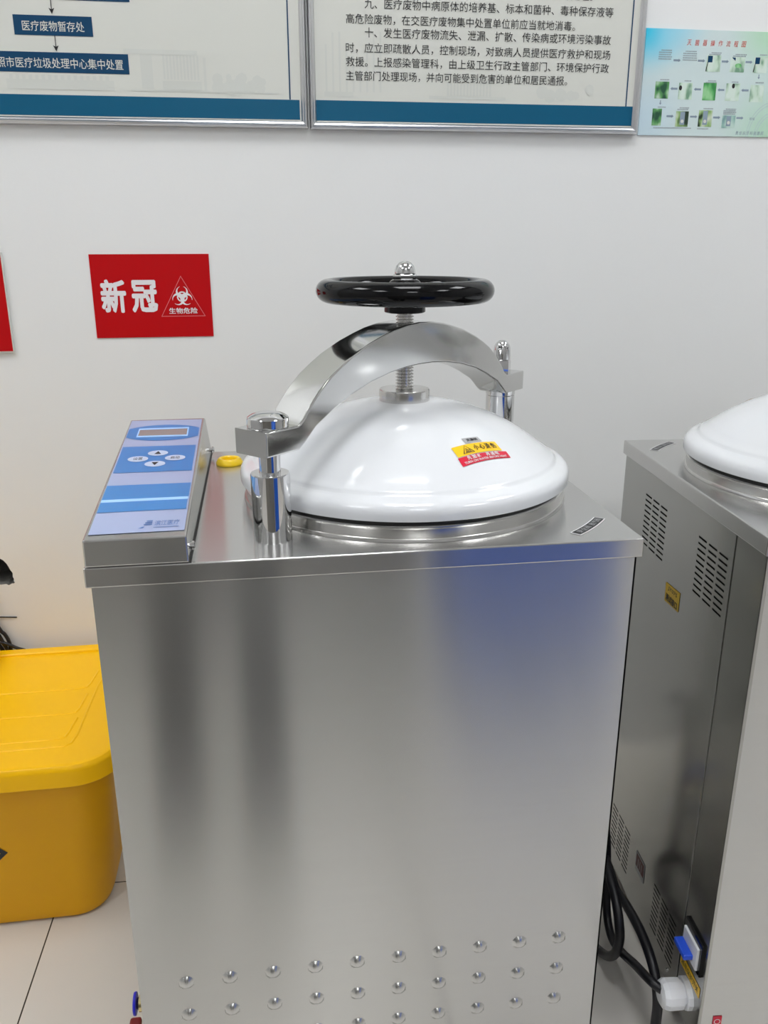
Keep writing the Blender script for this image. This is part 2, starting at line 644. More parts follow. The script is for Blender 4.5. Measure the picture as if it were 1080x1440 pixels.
# left poster: flow chart
t, fn = poster('framed_poster', 'silver framed poster with dark blue flow chart boxes at the top left', -0.62, 0.2702, 1.2070, 1.86)
bm = new()
rect(bm, -0.608, 0.2574, 1.2196, 1.2487, fn(.0079))
obj('footer_band', bm, m_teal, t)
bm = new()
rect(bm, 0.2413, 0.2434, 1.2490, 1.845, fn(.0080))
obj('rule_line', bm, m_navy, t)
for (a, b, c, d, s) in ((-0.385, 0.0036, 1.3789, 1.405, None), (-0.1693, -0.0546, 1.3304, 1.3574, '医疗废物暂存处'),
                        (-0.2200, -0.0055, 1.2798, 1.3077, '日照市医疗垃圾处理中心集中处置')):
    bm = new()
    rect(bm, a, b, c, d, fn(.0080))
    o = obj('flow_box', bm, m_navy, t)
    if s:
        bm = new()
        if s[0] == '医':
            text(bm, s, -0.1572, -0.0667, 1.3360, 1.3500, fn(.0083), bold=0.004)
        else:
            text(bm, s, -0.2120, -0.0140, 1.2855, 1.3000, fn(.0083), bold=0.004)
        obj('printed_text', bm, m_paper, o)
for (xa, za, zb) in ((-0.1119, 1.3789, 1.3592), (-0.1113, 1.3304, 1.3088)):
    bm = new()
    rect(bm, xa - .0006, xa + .0006, zb + .004, za, fn(.0081))
    poly(bm, [(xa - .0042, zb + .0085), (xa, zb + .0065), (xa + .0042, zb + .0085), (xa, zb)], fn(.0081))
    obj('flow_arrow', bm, m_ink, t)
bm = new()
f_ = fn(.00785)
rect(bm, -0.012, 0.100, 1.3085, 1.3155, f_)
rect(bm, 0.012, 0.030, 1.2600, 1.3085, f_)
for k in range(11):
    rect(bm, 0.046 + k * .0052, 0.0490 + k * .0052, 1.2740, 1.3080, f_)
obj('building_print', bm, m_faint, t)
bm = new()
rect(bm, 0.044, 0.104, 1.2590, 1.2720, f_)
rect(bm, 0.108, 0.112, 1.2590, 1.3060, f_)
for k in range(30):
    cx, cz, r = 0.125 + random.random() * .075, 1.2600 + random.random() ** 2 * .020, .004 + random.random() * .006
    poly(bm, [(cx + r * math.cos(q * PI / 4), cz + r * math.sin(q * PI / 4)) for q in range(8)], fn(.00785 + k * 2e-6))
rect(bm, -0.005, 0.225, 1.2565, 1.2585, fn(.00795))
rect(bm, -0.19, -0.03, 1.2560, 1.2700, f_)
for k in range(16):
    rect(bm, -0.185 + k * .0095, -0.180 + k * .0095, 1.2700, 1.2765, f_)
obj('faint_building_print', bm, m_faint, t)

# right poster: printed regulations
t, fn = poster('framed_poster', 'silver framed poster of black printed rules, above the steriliser handwheel', 0.2735, 0.8345, 1.2060, 1.86)
bm = new()
rect(bm, 0.2842, 0.8240, 1.2190, 1.2492, fn(.0079))
obj('footer_band', bm, m_teal, t)
bm = new()
rect(bm, 0.8105, 0.8126, 1.2492, 1.845, fn(.0080))
obj('rule_line', bm, m_navy, t)
LINES = [('后应当定期消毒处理。', 0.592, 0.7400, 1.4115), ('九、医疗废物中病原体的培养基、标本和菌种、毒种保存液等', 0.3644, 0.7772, 1.3890),
         ('高危险废物，在交医疗废物集中处置单位前应当就地消毒。', 0.3345, 0.7130, 1.3670),
         ('十、发生医疗废物流失、泄漏、扩散、传染病或环境污染事故', 0.3643, 0.7764, 1.3484),
         ('时，应立即疏散人员，控制现场，对致病人员提供医疗救护和现场', 0.3336, 0.7773, 1.3262),
         ('救援。上报感染管理科，由上级卫生行政主管部门、环境保护行政', 0.3333, 0.7763, 1.3061),
         ('主管部门处理现场，并向可能受到危害的单位和居民通报。', 0.3331, 0.7050, 1.2858)]
for s, a, b, zc in LINES:
    bm = new()
    text(bm, s, a, b, zc - .0072, zc + .0072, fn(.0082))
    obj('printed_line', bm, m_ink, t)
bm = new()
f_ = fn(.00785)
for k in range(9):
    rect(bm, 0.300 + k * .011, 0.303 + k * .011, 1.262, 1.33 + .02 * math.sin(k), f_)
rect(bm, 0.298, 0.345, 1.2545, 1.262, f_)
obj('building_print', bm, m_faint, t)
bm = new()
for k in range(14):
    rect(bm, 0.50 + k * .0055, 0.503 + k * .0055, 1.260, 1.285, f_)
rect(bm, 0.47, 0.60, 1.2545, 1.259, f_)
obj('building_print', bm, m_faint, t)
bm = new()
for k in range(10):
    cx, cz, r = 0.66 + random.random() * .1, 1.262 + random.random() * .012, .005 + random.random() * .006
    poly(bm, [(cx + r * math.cos(q * PI / 4), cz + r * math.sin(q * PI / 4)) for q in range(8)], fn(.00785 + k * 2e-6))
obj('faint_building_print', bm, m_faint, t)

# unframed operation chart
CX0, CX1, CZ0, CZ1 = 0.8400, 1.0900, 1.2056, 1.3698
ocx, ocz = (CX0 + CX1) / 2, (CZ0 + CZ1) / 2
bm = new()
box(bm, CX0 - ocx, CX1 - ocx, -.0022, -.0002, CZ0 - ocz, CZ1 - ocz)
t = tag(obj('procedure_chart', bm, m_chart), 'unframed pale blue and green procedure chart with small photos, at the top right corner', 'chart')
t.location = (ocx, YW, ocz)
cf = lambda off: (lambda u, v: (u - ocx, -.0022 - off, v - ocz))
bm = new()
for i, ch in enumerate('灭菌器操作流程图'):
    xx = 0.9138 + i * (1.0202 - 0.9138 - .0075) / 7
    text(bm, ch, xx, xx + .0075, 1.3456, 1.3546, cf(.0003), bold=0.004, shear=.12)
obj('chart_title', bm, m_titlered, t)
G = srgb
PH = {
    'pale': (G(118, 160, 132), G(196, 220, 200), G(214, 230, 220)),
    'leaf': (G(34, 84, 60), G(96, 160, 96), G(190, 214, 190)),
    'deep': (G(60, 140, 76), G(98, 180, 106), G(150, 206, 150)),
    'mix': (G(40, 62, 46), G(150, 186, 120), G(206, 214, 196)),
    'blu': (G(110, 140, 150), G(150, 190, 180), G(190, 214, 204)),
}
mats = {k: [photo_material('photo_print_' + k + str(j), *v, j + len(k)) for j in range(2)] for k, v in PH.items()}
PICS = [('pale', .9523, .9783, 1.3067, 1.3320), ('pale', .9960, 1.0225, 1.3070, 1.3302), ('pale', 1.0395, 1.0645, 1.3068, 1.3315),
        ('leaf', .8640, .8889, 1.2634, 1.2897), ('pale', .9068, .9316, 1.2627, 1.2886), ('deep', .9514, .9753, 1.2622, 1.2895),
        ('pale', .9935, 1.0191, 1.2621, 1.2895), ('pale', 1.0388, 1.0640, 1.2611, 1.2879),
        ('leaf', .8630, .8800, 1.2210, 1.2477), ('mix', .9062, .9296, 1.2199, 1.2443), ('mix', .9482, .9734, 1.2204, 1.2466), ('blu', .9925, 1.0172, 1.2190, 1.2391)]
for i, (k, a, b, c, d) in enumerate(PICS):
    bm = new()
    rect(bm, a, b, c, d, cf(.0003))
    p = obj('photo_print', bm, mats[k][i % 2], t)
    if i in (0, 2):     # the dark blue box on a black stand
        bm = new()
        rect(bm, a + .002, a + .0105, d - .011, d - .001, cf(.0006))
        obj('printed_blue_box', bm, m_navy, p)
        bm = new()
        poly(bm, [(a - .0005, c + .001), (a + .0012, c + .001), (a + .0032, d - .011), (a + .002, d - .011)], cf(.0006))
        obj('printed_stand', bm, m_ink, p)
    if i == 1:
        bm = new()
        poly(bm, [(a + .002, d - .0005), (a + .009, d - .001), (a + .009, d - .006)], cf(.0006))
        obj('printed_blue_box', bm, m_navy, p)
        bm = new()
        poly(bm, [(a + .015 + .006 * math.cos(q * PI / 8), c + .010 + .0036 * math.sin(q * PI / 8)) for q in range(16)], cf(.0006))
        obj('printed_lid', bm, mats['deep'][0], p)
    if i in (9, 10, 11):
        bm = new()
        rect(bm, a + .008, a + .0165, c + .003, d - .001, cf(.0006))
        o = obj('printed_device', bm, m_arrowgrey, p)
        bm = new()
        poly(bm, [(a + .0122 + .0028 * math.cos(q * PI / 6), c + .0085 + .0028 * math.sin(q * PI / 6)) for q in range(12)], cf(.0009))
        obj('printed_dial', bm, m_paper, o)
    if i in (4, 6):
        bm = new()
        ax, az = (a + .003, d - .008) if i == 4 else (a + .013, d - .004)
        poly(bm, [(ax + .0028 * math.cos(q * PI / 5), az + .0040 * math.sin(q * PI / 5)) for q in range(10)], cf(.0006))
        obj('printed_handle', bm, m_ink, p)
ARR = [(.8925, .9052, 1.3227), (.9365, .9496, 1.3230), (.9800, .9930, 1.3230), (1.0240, 1.0366, 1.3231),
       (.9045, .8915, 1.2792), (.9475, .9345, 1.2790), (.9905, .9780, 1.2790), (1.0356, 1.0220, 1.2793),
       (.8892, .9022, 1.2362), (.9326, .9459, 1.2361), (.9755, .9888, 1.2355), (1.0189, 1.0321, 1.2354)]
for a, b, z in ARR:
    s = 1 if b > a else -1
    bm = new()
    rect(bm, min(a, b - s * .003), max(a, b - s * .003), z - .0015, z + .0015, cf(.0003))
    poly(bm, [(b, z), (b - s * .0036, z + .0027), (b - s * .0036, z - .0027)], cf(.0003))
    obj('chart_arrow', bm, m_arrowgrey, t)
for a, z0, z1 in ((1.0516, 1.3045, 1.2970), (.8757, 1.2608, 1.2535)):
    bm = new()
    rect(bm, a - .0008, a + .0008, z1 + .003, z0, cf(.0003))
    poly(bm, [(a, z1), (a + .0022, z1 + .0032), (a - .0022, z1 + .0032)], cf(.0003))
    obj('chart_arrow', bm, m_arrowgrey, t)


def scribble(a, b, ztop, n, dz=.0026):
    bm = new()
    for q in range(n):
        x = a + (.004 if q == 0 else 0)
        while x < b - .002:
            w = .0010 + random.random() * .0012
            rect(bm, x, x + w, ztop - q * dz - .0017, ztop - q * dz, cf(.0003))
            x += w + .0006
    obj('caption_print', bm, m_textgrey, t)


scribble(.8654, .8895, 1.3383, 5, .0033)
scribble(.9090, .9350, 1.3376, 5, .0033)
for a, b, z, n in ((.9560, .9790, 1.3365, 2), (1.0000, 1.0250, 1.3350, 2), (1.0450, 1.0640, 1.3355, 1), (.868, .889, 1.2935, 1), (.912, .930, 1.2925, 1),
                   (.955, .975, 1.2935, 2), (.999, 1.016, 1.2925, 1), (1.043, 1.063, 1.2925, 1), (.868, .887, 1.2510, 1), (.908, .930, 1.2505, 2),
                   (.952, .975, 1.2500, 1), (.9935, 1.018, 1.2500, 4), (.863, .937, 1.2185, 1), (.944, .970, 1.2180, 1)):
    scribble(a, b, z, n)
bm = new()
text(bm, '完成', 1.0435, 1.0535, 1.2322, 1.2366, cf(.0003))
for i, ch in enumerate('责任从于科技惠民'):
    xx = 1.0201 + i * (.0532 - .0055) / 7
    text(bm, ch, xx, xx + .0050, 1.2084, 1.2144, cf(.0003), shear=.2)
obj('chart_footer_text', bm, m_arrowgrey, t)
bm = new()
for r in (.030, .034, .045, .049):
    A = [(1.090 + (r) * math.cos(q), 1.2056 + 1.15 * r * math.sin(q)) for q in [PI / 2 + PI / 2 * k / 20 for k in range(21)]]
    B = [(1.090 + (r + .0012) * math.cos(q), 1.2056 + 1.15 * (r + .0012) * math.sin(q)) for q in [PI / 2 + PI / 2 * k / 20 for k in range(21)]]
    strip(bm, A, B, cf(.0002))
obj('chart_line_motif', bm, mat('chart_motif', srgb(184, 206, 204), 0.4), t)

# red biohazard sign
SX0, SX1, SZ0, SZ1 = -0.0972, 0.0974, 0.8758, 1.0120
ox, oz = 0, (SZ0 + SZ1) / 2
bm = new()
box(bm, SX0, SX1, -.0016, -.0002, SZ0 - oz, SZ1 - oz)
t = tag(obj('warning_sign', bm, m_red), 'red wall sign with white characters and a biohazard triangle, above the control panel', 'sign', 'red wall signs')
t.location = (0, YW, oz)
sf = lambda u, v: (u, -.0019, v - oz)
bm = new()
text(bm, '新', -0.0842, -0.0428, 0.9172, 0.9720, sf, bold=0.045)
text(bm, '冠', -0.0345, 0.0082, 0.9172, 0.9705, sf, bold=0.045)
obj('printed_characters', bm, m_whiteink, t)
bm = new()
outline(bm, [(0.0120, 0.9100), (0.0860, 0.9100), (0.0488, 0.9770)], .0009, sf)
obj('warning_triangle', bm, m_pinkink, t)
bm = new()
biohazard(bm, 0.0491, 0.9425, 0.0175, sf)
obj('biohazard_symbol', bm, m_whiteink, t)
bm = new()
text(bm, '生物危险', 0.0256, 0.0731, 0.9145, 0.9245, sf, bold=0.018)
obj('printed_text', bm, m_whiteink, t)
bm = new()
box(bm, -.09, .09, -.006, -.0055, -.079, .079)
t = thing('warning_sign', 'plain red wall sign cut off by the left edge of the photo', 'sign', (-0.3245, YW, 0.9362), 0, 'red wall signs')
obj('red_face', bm, m_red, t)
bm = new()
box(bm, -.0905, .0915, -.0055, -.0003, -.081, .0795)
obj('backing_board', bm, m_paper, t)

# ------------------------------------------------------------------ the steriliser
W, D, LIP, BI = 0.56, 0.448, 0.0209, 0.004
LX, LY = 0.3437, 0.2150
CXm, CYm = W / 2, D / 2
A1 = (0.1795, 0.0583)
A2 = (2 * LX - A1[0], 2 * LY - A1[1])


def dome(r):
    return 0.047 + (0.113 - 0.047) * (1 - (min(r, 0.181) / 0.181) ** 2.3)


def cab_grid(bm, us, vs, fn, hole_test, depth_fn, mi_wall=0):
    grid = {}

    def gv(i, j):
        if (i, j) not in grid:
            grid[i, j] = bm.verts.new(fn(us[i], vs[j]))
        return grid[i, j]
    for i in range(len(us) - 1):
        for j in range(len(vs) - 1):
            q = (gv(i, j), gv(i + 1, j), gv(i + 1, j + 1), gv(i, j + 1))
            if hole_test((us[i] + us[i + 1]) / 2, (vs[j] + vs[j + 1]) / 2):
                b = [bm.verts.new(depth_fn(us[a], vs[c])) for a, c in ((i, j), (i + 1, j), (i + 1, j + 1), (i, j + 1))]
                for k in range(4):
                    bm.faces.new((q[k], q[(k + 1) % 4], b[(k + 1) % 4], b[k]))
                bm.faces.new(b).material_index = 1
            else:
                bm.faces.new(q)


def fin(name, bm, m, parent, smooth=False, ang=0.6, dz=H):
    """link a machine part whose verts are in machine coordinates (top plate at z=0)"""
    for v in bm.verts:
        v.co += Vector((-CXm, -CYm, dz))
    return obj(name, bm, m, parent, smooth, ang)


def build_steriliser():
    root = thing('steriliser', '', 'steriliser', (CXm, CYm, 0))
    ZB = -0.70
    # cabinet: front with pressed dimples, left and rear plain
    bm = new()
    box(bm, BI, W - BI - 0.002, BI + 0.0050, D - BI, ZB, -0.001, 0.0015)
    cab = fin('cabinet', bm, m_steel, root)
    bm = new()
    front = BI
    # pressed front sheet: grid refined around the dimples
    R_ = 0.0086
    centres = [(0.0576 + 0.0494 * i, z) for i in range(10) for z in (-0.5155, -0.5634, -0.6113)]
    us = sorted({round(BI + 0.0010, 5), round(W - BI - .003, 5)} | {round(c[0] + k * R_ / 5, 5) for c in centres for k in range(-5, 6)})
    vs = sorted({ZB, -0.002} | {round(c[1] + k * R_ / 5, 5) for c in centres for k in range(-5, 6)})
    vv = {}
    for i, u in enumerate(us):
        for j, v in enumerate(vs):
            h = 0
            for cx, cz in centres:
                d2 = ((u - cx) ** 2 + (v - cz) ** 2) / R_ ** 2
                if d2 < 1:
                    h = 0.0039 * (1 - d2) ** 0.7
                    break
            vv[i, j] = bm.verts.new((u, front - h, v))
    for i in range(len(us) - 1):
        for j in range(len(vs) - 1):
            bm.faces.new((vv[i, j], vv[i + 1, j], vv[i + 1, j + 1], vv[i, j + 1]))
    border = [e for e in bm.edges if len(e.link_faces) == 1]
    g = bmesh.ops.extrude_edge_only(bm, edges=border)['geom']
    for v in g:
        if isinstance(v, bmesh.types.BMVert):
            v.co.y = BI + 0.0052
    fp = fin('front_panel', bm, m_steel, root)
    mesh = fp.data
    flat = []
    for p in mesh.polygons:
        if abs(p.normal.y) < 0.3:
            flat.append(p)
            continue
        raised = max(mesh.vertices[i].co.y for i in p.vertices) - min(mesh.vertices[i].co.y for i in p.vertices) > 1e-7
        p.use_smooth = raised
        if not raised:
            flat.append(p)
    ekeys = {k for p in flat for k in p.edge_keys}
    for e in mesh.edges:
        if tuple(sorted(e.vertices)) in ekeys:
            e.use_edge_sharp = True
    # right side panels with the vent slots
    slots = []
    for y0 in (0.2690, 0.0864):
        for (za, n) in ((-0.0560, 10), (-0.5940, 10)):
            yy = y0 + (0.008 if za < -0.3 else 0)
            for c in range(3):
                for r in range(n):
                    z = za - r * 0.0080
                    slots.append((D - (yy + c * 0.0286 + 0.0228), D - (yy + c * 0.0286), z - 0.0026, z))
    X = W - BI
    S = 0.072
    us = sorted({BI + .002, D - S - .0015} | {round(q, 5) for s in slots for q in s[:2]})
    vs = sorted({ZB, -0.003} | {round(q, 5) for s in slots for q in s[2:]})

    def is_slot(u, v):
        return any(a < u < b and c < v < d for a, b, c, d in slots)
    bm = new()
    cab_grid(bm, us, vs, lambda u, v: (X, u, v), is_slot, lambda u, v: (X - 0.0017, u, v))
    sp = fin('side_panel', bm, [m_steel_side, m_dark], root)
    bm = new()
    box(bm, X - 0.004, X + 0.0005, D - S + .0005, D - BI, ZB, -0.003, 0.0008)
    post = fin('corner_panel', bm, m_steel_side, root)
    bm = new()
    box(bm, X - .0015, X + .0014, D - S - .0022, D - S - .0006, ZB, -0.003)
    fin('panel_seam', bm, m_chrome_side, root)
    bm = new()
    lathe(bm, [(0.0028, X - .001), (0.0028, X + .0012), (0.0018, X + .002), (0, X + .002)], D - 0.1037, -0.681, 16, axis='x')
    fin('screw', bm, m_chrome, sp, True)
    sfn = lambda off: (lambda u, v: (X + off, D - u, v))
    # stickers on the side
    bm = new()
    poly(bm, [(0.1996, -0.1765), (0.2460, -0.1790), (0.2465, -0.1520), (0.2000, -0.1490)], sfn(.0006))
    st = fin('yellow_label', bm, m_yelold, sp)
    bm = new()
    tf = lambda u, v: sfn(.0010)(0.2470 - u, v)
    text(bm, 'JY075', .010, .040, -.1605, -.1535, tf, bold=.01)
    text(bm, '测试接口', .005, .043, -.1755, -.1650, tf, bold=.02)
    fin('printed_text', bm, m_ink, st)
    bm = new()
    rect(bm, 0.2100, 0.2460, -0.6285, -0.5955, sfn(.0006))
    st = fin('maroon_label', bm, m_graystk, sp)
    bm = new()
    rect(bm, 0.2125, 0.2435, -0.6200, -0.5980, sfn(.0009))
    st2 = fin('label_face', bm, m_maroon, st)
    bm = new()
    for k in range(3):
        rect(bm, 0.2205 + k * .0065, 0.2220 + k * .0065, -0.6170, -0.6030, sfn(.0012))
    fin('printed_marks', bm, m_graystk, st2)
    # breaker with blue lever
    bm = new()
    box(bm, X, X + .004, D - 0.0640, D - 0.0120, -0.597, -0.547, .001)
    br = fin('breaker_switch', bm, m_black, post)
    bm = new()
    box(bm, X + .003, X + .007, D - 0.0600, D - 0.0180, -0.592, -0.558, .001)
    bb = fin('breaker_body', bm, m_white, br)
    bm = new()
    box(bm, X + .006, X + .019, D - 0.0600, D - 0.0270, -0.584, -0.576, .002)
    fin('breaker_lever', bm, m_lever, br)
    bm = new()
    rect(bm, 0.0100, 0.0690, -0.6290, -0.6130, sfn(.0010))
    st = fin('yellow_strip_label', bm, m_yelstk, post)
    bm = new()
    text(bm, '漏电保护开关', .004, .055, -.6260, -.6160, lambda u, v: sfn(.0013)(.069 - u, v))
    fin('printed_text', bm, m_ink, st)
    # cable gland
    gy, gz = D - 0.040, -0.652
    bm = new()
    lathe(bm, [(0.021, X), (0.021, X + .006), (0.0195, X + .0075), (0.0165, X + .0080), (0.0165, X + .0110), (0.0195, X + .0112), (0.0200, X + .030),
               (0.0170, X + .036), (0.0110, X + .039), (0.0075, X + .039)], gy, gz, 12, axis='x')
    fin('cable_gland', bm, m_white, post, True, 0.3)
    # sticker at the foot of the rear face
    bm = new()
    rect(bm, W - 0.0340, W - 0.0225, -0.6720, -0.6520, lambda u, v: (u, D - BI + .0006, v))
    st = fin('red_round_sticker', bm, m_redstk, cab)
    bm = new()
    outline(bm, [(W - .0282 + .0042 * math.cos(k * PI / 12), -.6610 + .0042 * math.sin(k * PI / 12)) for k in range(24)], .0009, lambda u, v: (u, D - BI + .0009, v))
    fin('printed_ring', bm, m_whiteink, st)
    for (fx, fy) in ((.05, .05), (W - .05, .05), (.05, D - .05), (W - .05, D - .05)):
        bm = new()
        lathe(bm, [(.022, -H), (.022, -H + .012), (.010, -H + .016), (.010, ZB + .001)], fx, fy, 20)
        fin('foot', bm, m_rubber, root, True)
    # top plate
    bm = new()
    box(bm, 0, W, 0, D, -LIP, 0, .0016, 3)
    fin('top_plate', bm, m_steel_top, root)
    bm = new()
    a0, a1 = math.radians(-51.7), math.radians(-36.9)

    def arc(r0, r1, z, mat_, nm, par, ea=0.0):
        b2 = new()
        A = [(LX + r0 * math.cos(a), LY + r0 * math.sin(a)) for a in [a0 - ea + (a1 - a0 + 2 * ea) * k / 14 for k in range(15)]]
        B = [(LX + r1 * math.cos(a), LY + r1 * math.sin(a)) for a in [a0 - ea + (a1 - a0 + 2 * ea) * k / 14 for k in range(15)]]
        strip(b2, A, B, lambda u, v: (u, v, z))
        return fin(nm, b2, mat_, par)
    bm.free()
    st = arc(.2370, .2500, .0004, m_whiteink, 'curved_label', root, .006)
    arc(.2383, .2487, .0007, m_blackstk, 'label_face', st)
    bm = new()

    def af(u, v):
        a = a0 + (a1 - a0) * u
        r = .2487 + (.2383 - .2487) * (1 - v)
        return (LX + r * math.cos(a), LY + r * math.sin(a), .0010)
    af2 = lambda u, v: af(u, 1 - v)
    for i, ch in enumerate('安全阀放汽阀'):
        q = .08 + i * .135 + (.06 if i > 2 else 0)
        text(bm, ch, q, q + .115, .16, .84, af2)
    fin('printed_text', bm, m_graystk, st)
    # rim ring, gasket, lid
    bm = new()
    lathe(bm, [(0.160, 0.0002), (0.1952, 0.0002), (0.1950, 0.0012), (0.1945, 0.0034), (0.1940, 0.0040), (0.1930, 0.0042), (0.1930, 0.0135), (0.1938, 0.0150),
               (0.1938, 0.0165), (0.1920, 0.0178), (0.160, 0.0178)], LX, LY, 128)
    fin('rim_ring', bm, m_steel_turn, root, True)
    bm = new()
    lathe(bm, [(0.160, 0.0176), (0.1915, 0.0176), (0.1925, 0.0190), (0.1925, 0.0225), (0.1910, 0.0245), (0.160, 0.0245)], LX, LY, 128)
    fin('gasket', bm, m_rubber, root, True)
    prof = [(0.1600, 0.0236), (0.1965, 0.0230), (0.1978, 0.0234), (0.1985, 0.0244), (0.1986, 0.0300), (0.1983, 0.0335), (0.1970, 0.0372), (0.1945, 0.0402), (0.1910, 0.0424), (0.1870, 0.0441),
            (0.1838, 0.0452), (0.1818, 0.0465), (0.1802, 0.0486), (0.1780, 0.0508)]
    r = 0.1740
    while r > 0.002:
        prof.append((r, dome(r)))
        r -= 0.006
    prof.append((0, dome(0)))
    bm = new()
    lathe(bm, prof, LX, LY, 128)
    lid = fin('lid', bm, m_enamel, root, True, 0.9)

    def lidfn(q, off):
        def f(u, v):
            a = [q[0][k] + (q[1][k] - q[0][k]) * u for k in (0, 1)]
            b = [q[3][k] + (q[2][k] - q[3][k]) * u for k in (0, 1)]
            x, y = a[0] + (b[0] - a[0]) * v, a[1] + (b[1] - a[1]) * v
            return (LX + x, LY + y, dome(math.hypot(x, y)) + off)
        return f
    qy = [(0.0343, -0.1406), (0.0898, -0.1144), (0.0840, -0.1030), (0.0290, -0.1285)]
    qr = [(0.0372, -0.1515), (0.0980, -0.1212), (0.0945, -0.1135), (0.0335, -0.1420)]
    qg = [(0.0473, -0.1189), (0.0682, -0.1084), (0.0642, -0.1026), (0.0439, -0.1115)]
    bm = new()
    rect(bm, 0, 1, 0, .5, lidfn(qy, .0008), 0, 8)
    rect(bm, 0, 1, .5, 1, lidfn(qy, .0008), 0, 8)
    st = fin('hot_surface_sticker', bm, m_yelstk, lid)
    bm = new()
    f = lidfn(qy, .0013)
    outline(bm, [(.14, .12), (.40, .12), (.27, .90)], .022, f)
    for k in range(3):
        A = [(.225 + k * .035 + .012 * math.sin(i), .24 + i * .07) for i in range(6 if k == 1 else 4)]
        strip(bm, A, [(a + .016, b) for a, b in A], f)
    rect(bm, .20, .34, .19, .25, f)
    for i, ch in enumerate('小心烫伤'):
        text(bm, ch, .43 + i * .13, .43 + i * .13 + .105, .24, .80, f, bold=.02)
    fin('printed_text', bm, m_ink, st)
    bm = new()
    rect(bm, 0, 1, 0, 1, lidfn(qr, .0008), 0, 8)
    st = fin('fill_water_sticker', bm, m_redstk, lid)
    bm = new()
    f = lidfn(qr, .0013)
    for i, ch in enumerate('先加水 再通电'):
        if ch != ' ':
            text(bm, ch, .16 + i * .095, .16 + i * .095 + .078, .45, .95, f, bold=.03)
    text(bm, 'TURN ON WATER BEFORE HEAT', .06, .93, .08, .36, f, bold=.02)
    fin('printed_text', bm, m_whiteink, st)
    bm = new()
    rect(bm, 0, 1, 0, 1, lidfn(qg, .0006), 0, 4)
    st = fin('grey_sticker', bm, m_graystk, lid)
    bm = new()
    text(bm, '灭菌锅', .18, .82, .25, .75, lidfn(qg, .0010), bold=.02)
    fin('printed_text', bm, m_ink, st)
    # collar on the crown, screw spindle
    bm = new()
    lathe(bm, [(0.012, 0.108), (0.0285, 0.108), (0.0302, 0.1105), (0.0302, 0.1240), (0.0292, 0.1256), (0.0125, 0.1262)], LX, LY, 48)
    fin('pressure_collar', bm, m_steel_turn, root, True)
    prof = [(0.0098, 0.112)]
    z = 0.1262
    while z < 0.2135:
        prof += [(0.0088, z), (0.0088, z + .0008), (0.0107, z + .0015), (0.0107, z + .0024), (0.0088, z + .0031)]
        z += 0.0037
    prof.append((0.0090, 0.2165))
    bm = new()
    lathe(bm, prof, LX, LY, 28)
    fin('screw_spindle', bm, m_steel_turn, root, True, 0.5)
    # clamp arm: arched forged bar
    top = [(-.252, .1185), (-.2065, .1185), (-.1985, .1235), (-.1892, .1345), (-.174, .1485), (-.1565, .1612), (-.140, .1700), (-.1232, .1780), (-.0941, .1886), (-.0700, .1950),
           (-.0500, .1995), (-.025, .2030), (0, .2042)]
    bot = [(-.252, .0930), (-.2060, .0930), (-.1975, .0985), (-.1800, .1125), (-.150, .1268), (-.1241, .1370), (-.0900, .1462), (-.0553, .1522), (-.0277, .1548), (0, .1556)]
    top = top + [(-s, z) for s, z in reversed(top[:-1])]
    bot = bot + [(-s, z) for s, z in reversed(bot[:-1])]
    e = Vector((A2[0] - A1[0], A2[1] - A1[1], 0)).normalized()
    n = Vector((e.y, -e.x, 0))
    bm = new()
    loop = top + bot[::-1]
    loops = []
    hw, bv = .0225, .0022
    cs = Vector((0, .149))
    for w, ins in ((-hw, bv), (-hw + .0007, .0007), (-hw + bv, 0), (hw - bv, 0), (hw - .0007, .0007), (hw, bv)):
        lp = []
        nL = len(loop)
        for i, (s, z) in enumerate(loop):
            p0, p1, p2 = Vector(loop[i - 1]), Vector((s, z)), Vector(loop[(i + 1) % nL])
            e1, e2 = (p1 - p0).normalized(), (p2 - p1).normalized()
            m1, m2 = Vector((e1.y, -e1.x)), Vector((e2.y, -e2.x))
            mm = m1 + m2
            mm = mm / max(.6, mm.dot(m1))
            q = p1 + mm * ins
            lp.append(Vector((LX, LY, 0)) + e * q.x + n * w + Vector((0, 0, q.y)))
        loops.append(lp)
    loft(bm, loops)
    fin('clamp_arm', bm, m_chrome_side, root, True, 0.5)
    # clamp posts
    bm = new()
    lathe(bm, [(.0198, 0), (.0200, .0015), (.0200, .0695), (.0192, .0710), (.0110, .0712), (.0108, .0770), (.0108, .0940)], A1[0], A1[1], 40)
    po = fin('clamp_post', bm, m_chrome, root, True)
    bm = new()
    lathe(bm, [(.0200, .1180), (.0208, .1190), (.0208, .1272), (.0204, .1280), (.0180, .1298), (.0140, .1317), (.0085, .1329), (0, .1334)], A1[0], A1[1], 40)
    fin('cap_nut', bm, m_chrome, po, True, 0.3)
    bm = new()
    lathe(bm, [(.0198, 0), (.0200, .0015), (.0200, .0860), (.0192, .0868), (.0192, .0876), (.0204, .0880), (.0204, .0935), (.0195, .0940)], A2[0], A2[1], 40)
    po = fin('clamp_post', bm, m_chrome, root, True)
    bm = new()
    lathe(bm, [(.0128, .1182), (.0132, .1190), (.0132, .1330), (.0122, .1350)], A2[0], A2[1], 6)
    lathe(bm, [(.0105, .1345), (.0118, .1360), (.0118, .1480), (.0108, .1545), (.0080, .1590), (.0045, .1615), (0, .1623)], A2[0], A2[1], 28)
    fin('acorn_nut', bm, m_chrome, po, True, 0.45)
    # hand wheel
    WZ, WR, Wt = .2389, .0897, .0130
    bm = new()
    lathe(bm, [(WR + Wt * math.cos(a), WZ + Wt * .98 * math.sin(a)) for a in [2 * PI * k / 24 for k in range(24)]], LX, LY, 96, close=True)
    wh = fin('hand_wheel', bm, m_black, root, True)
    bm = new()
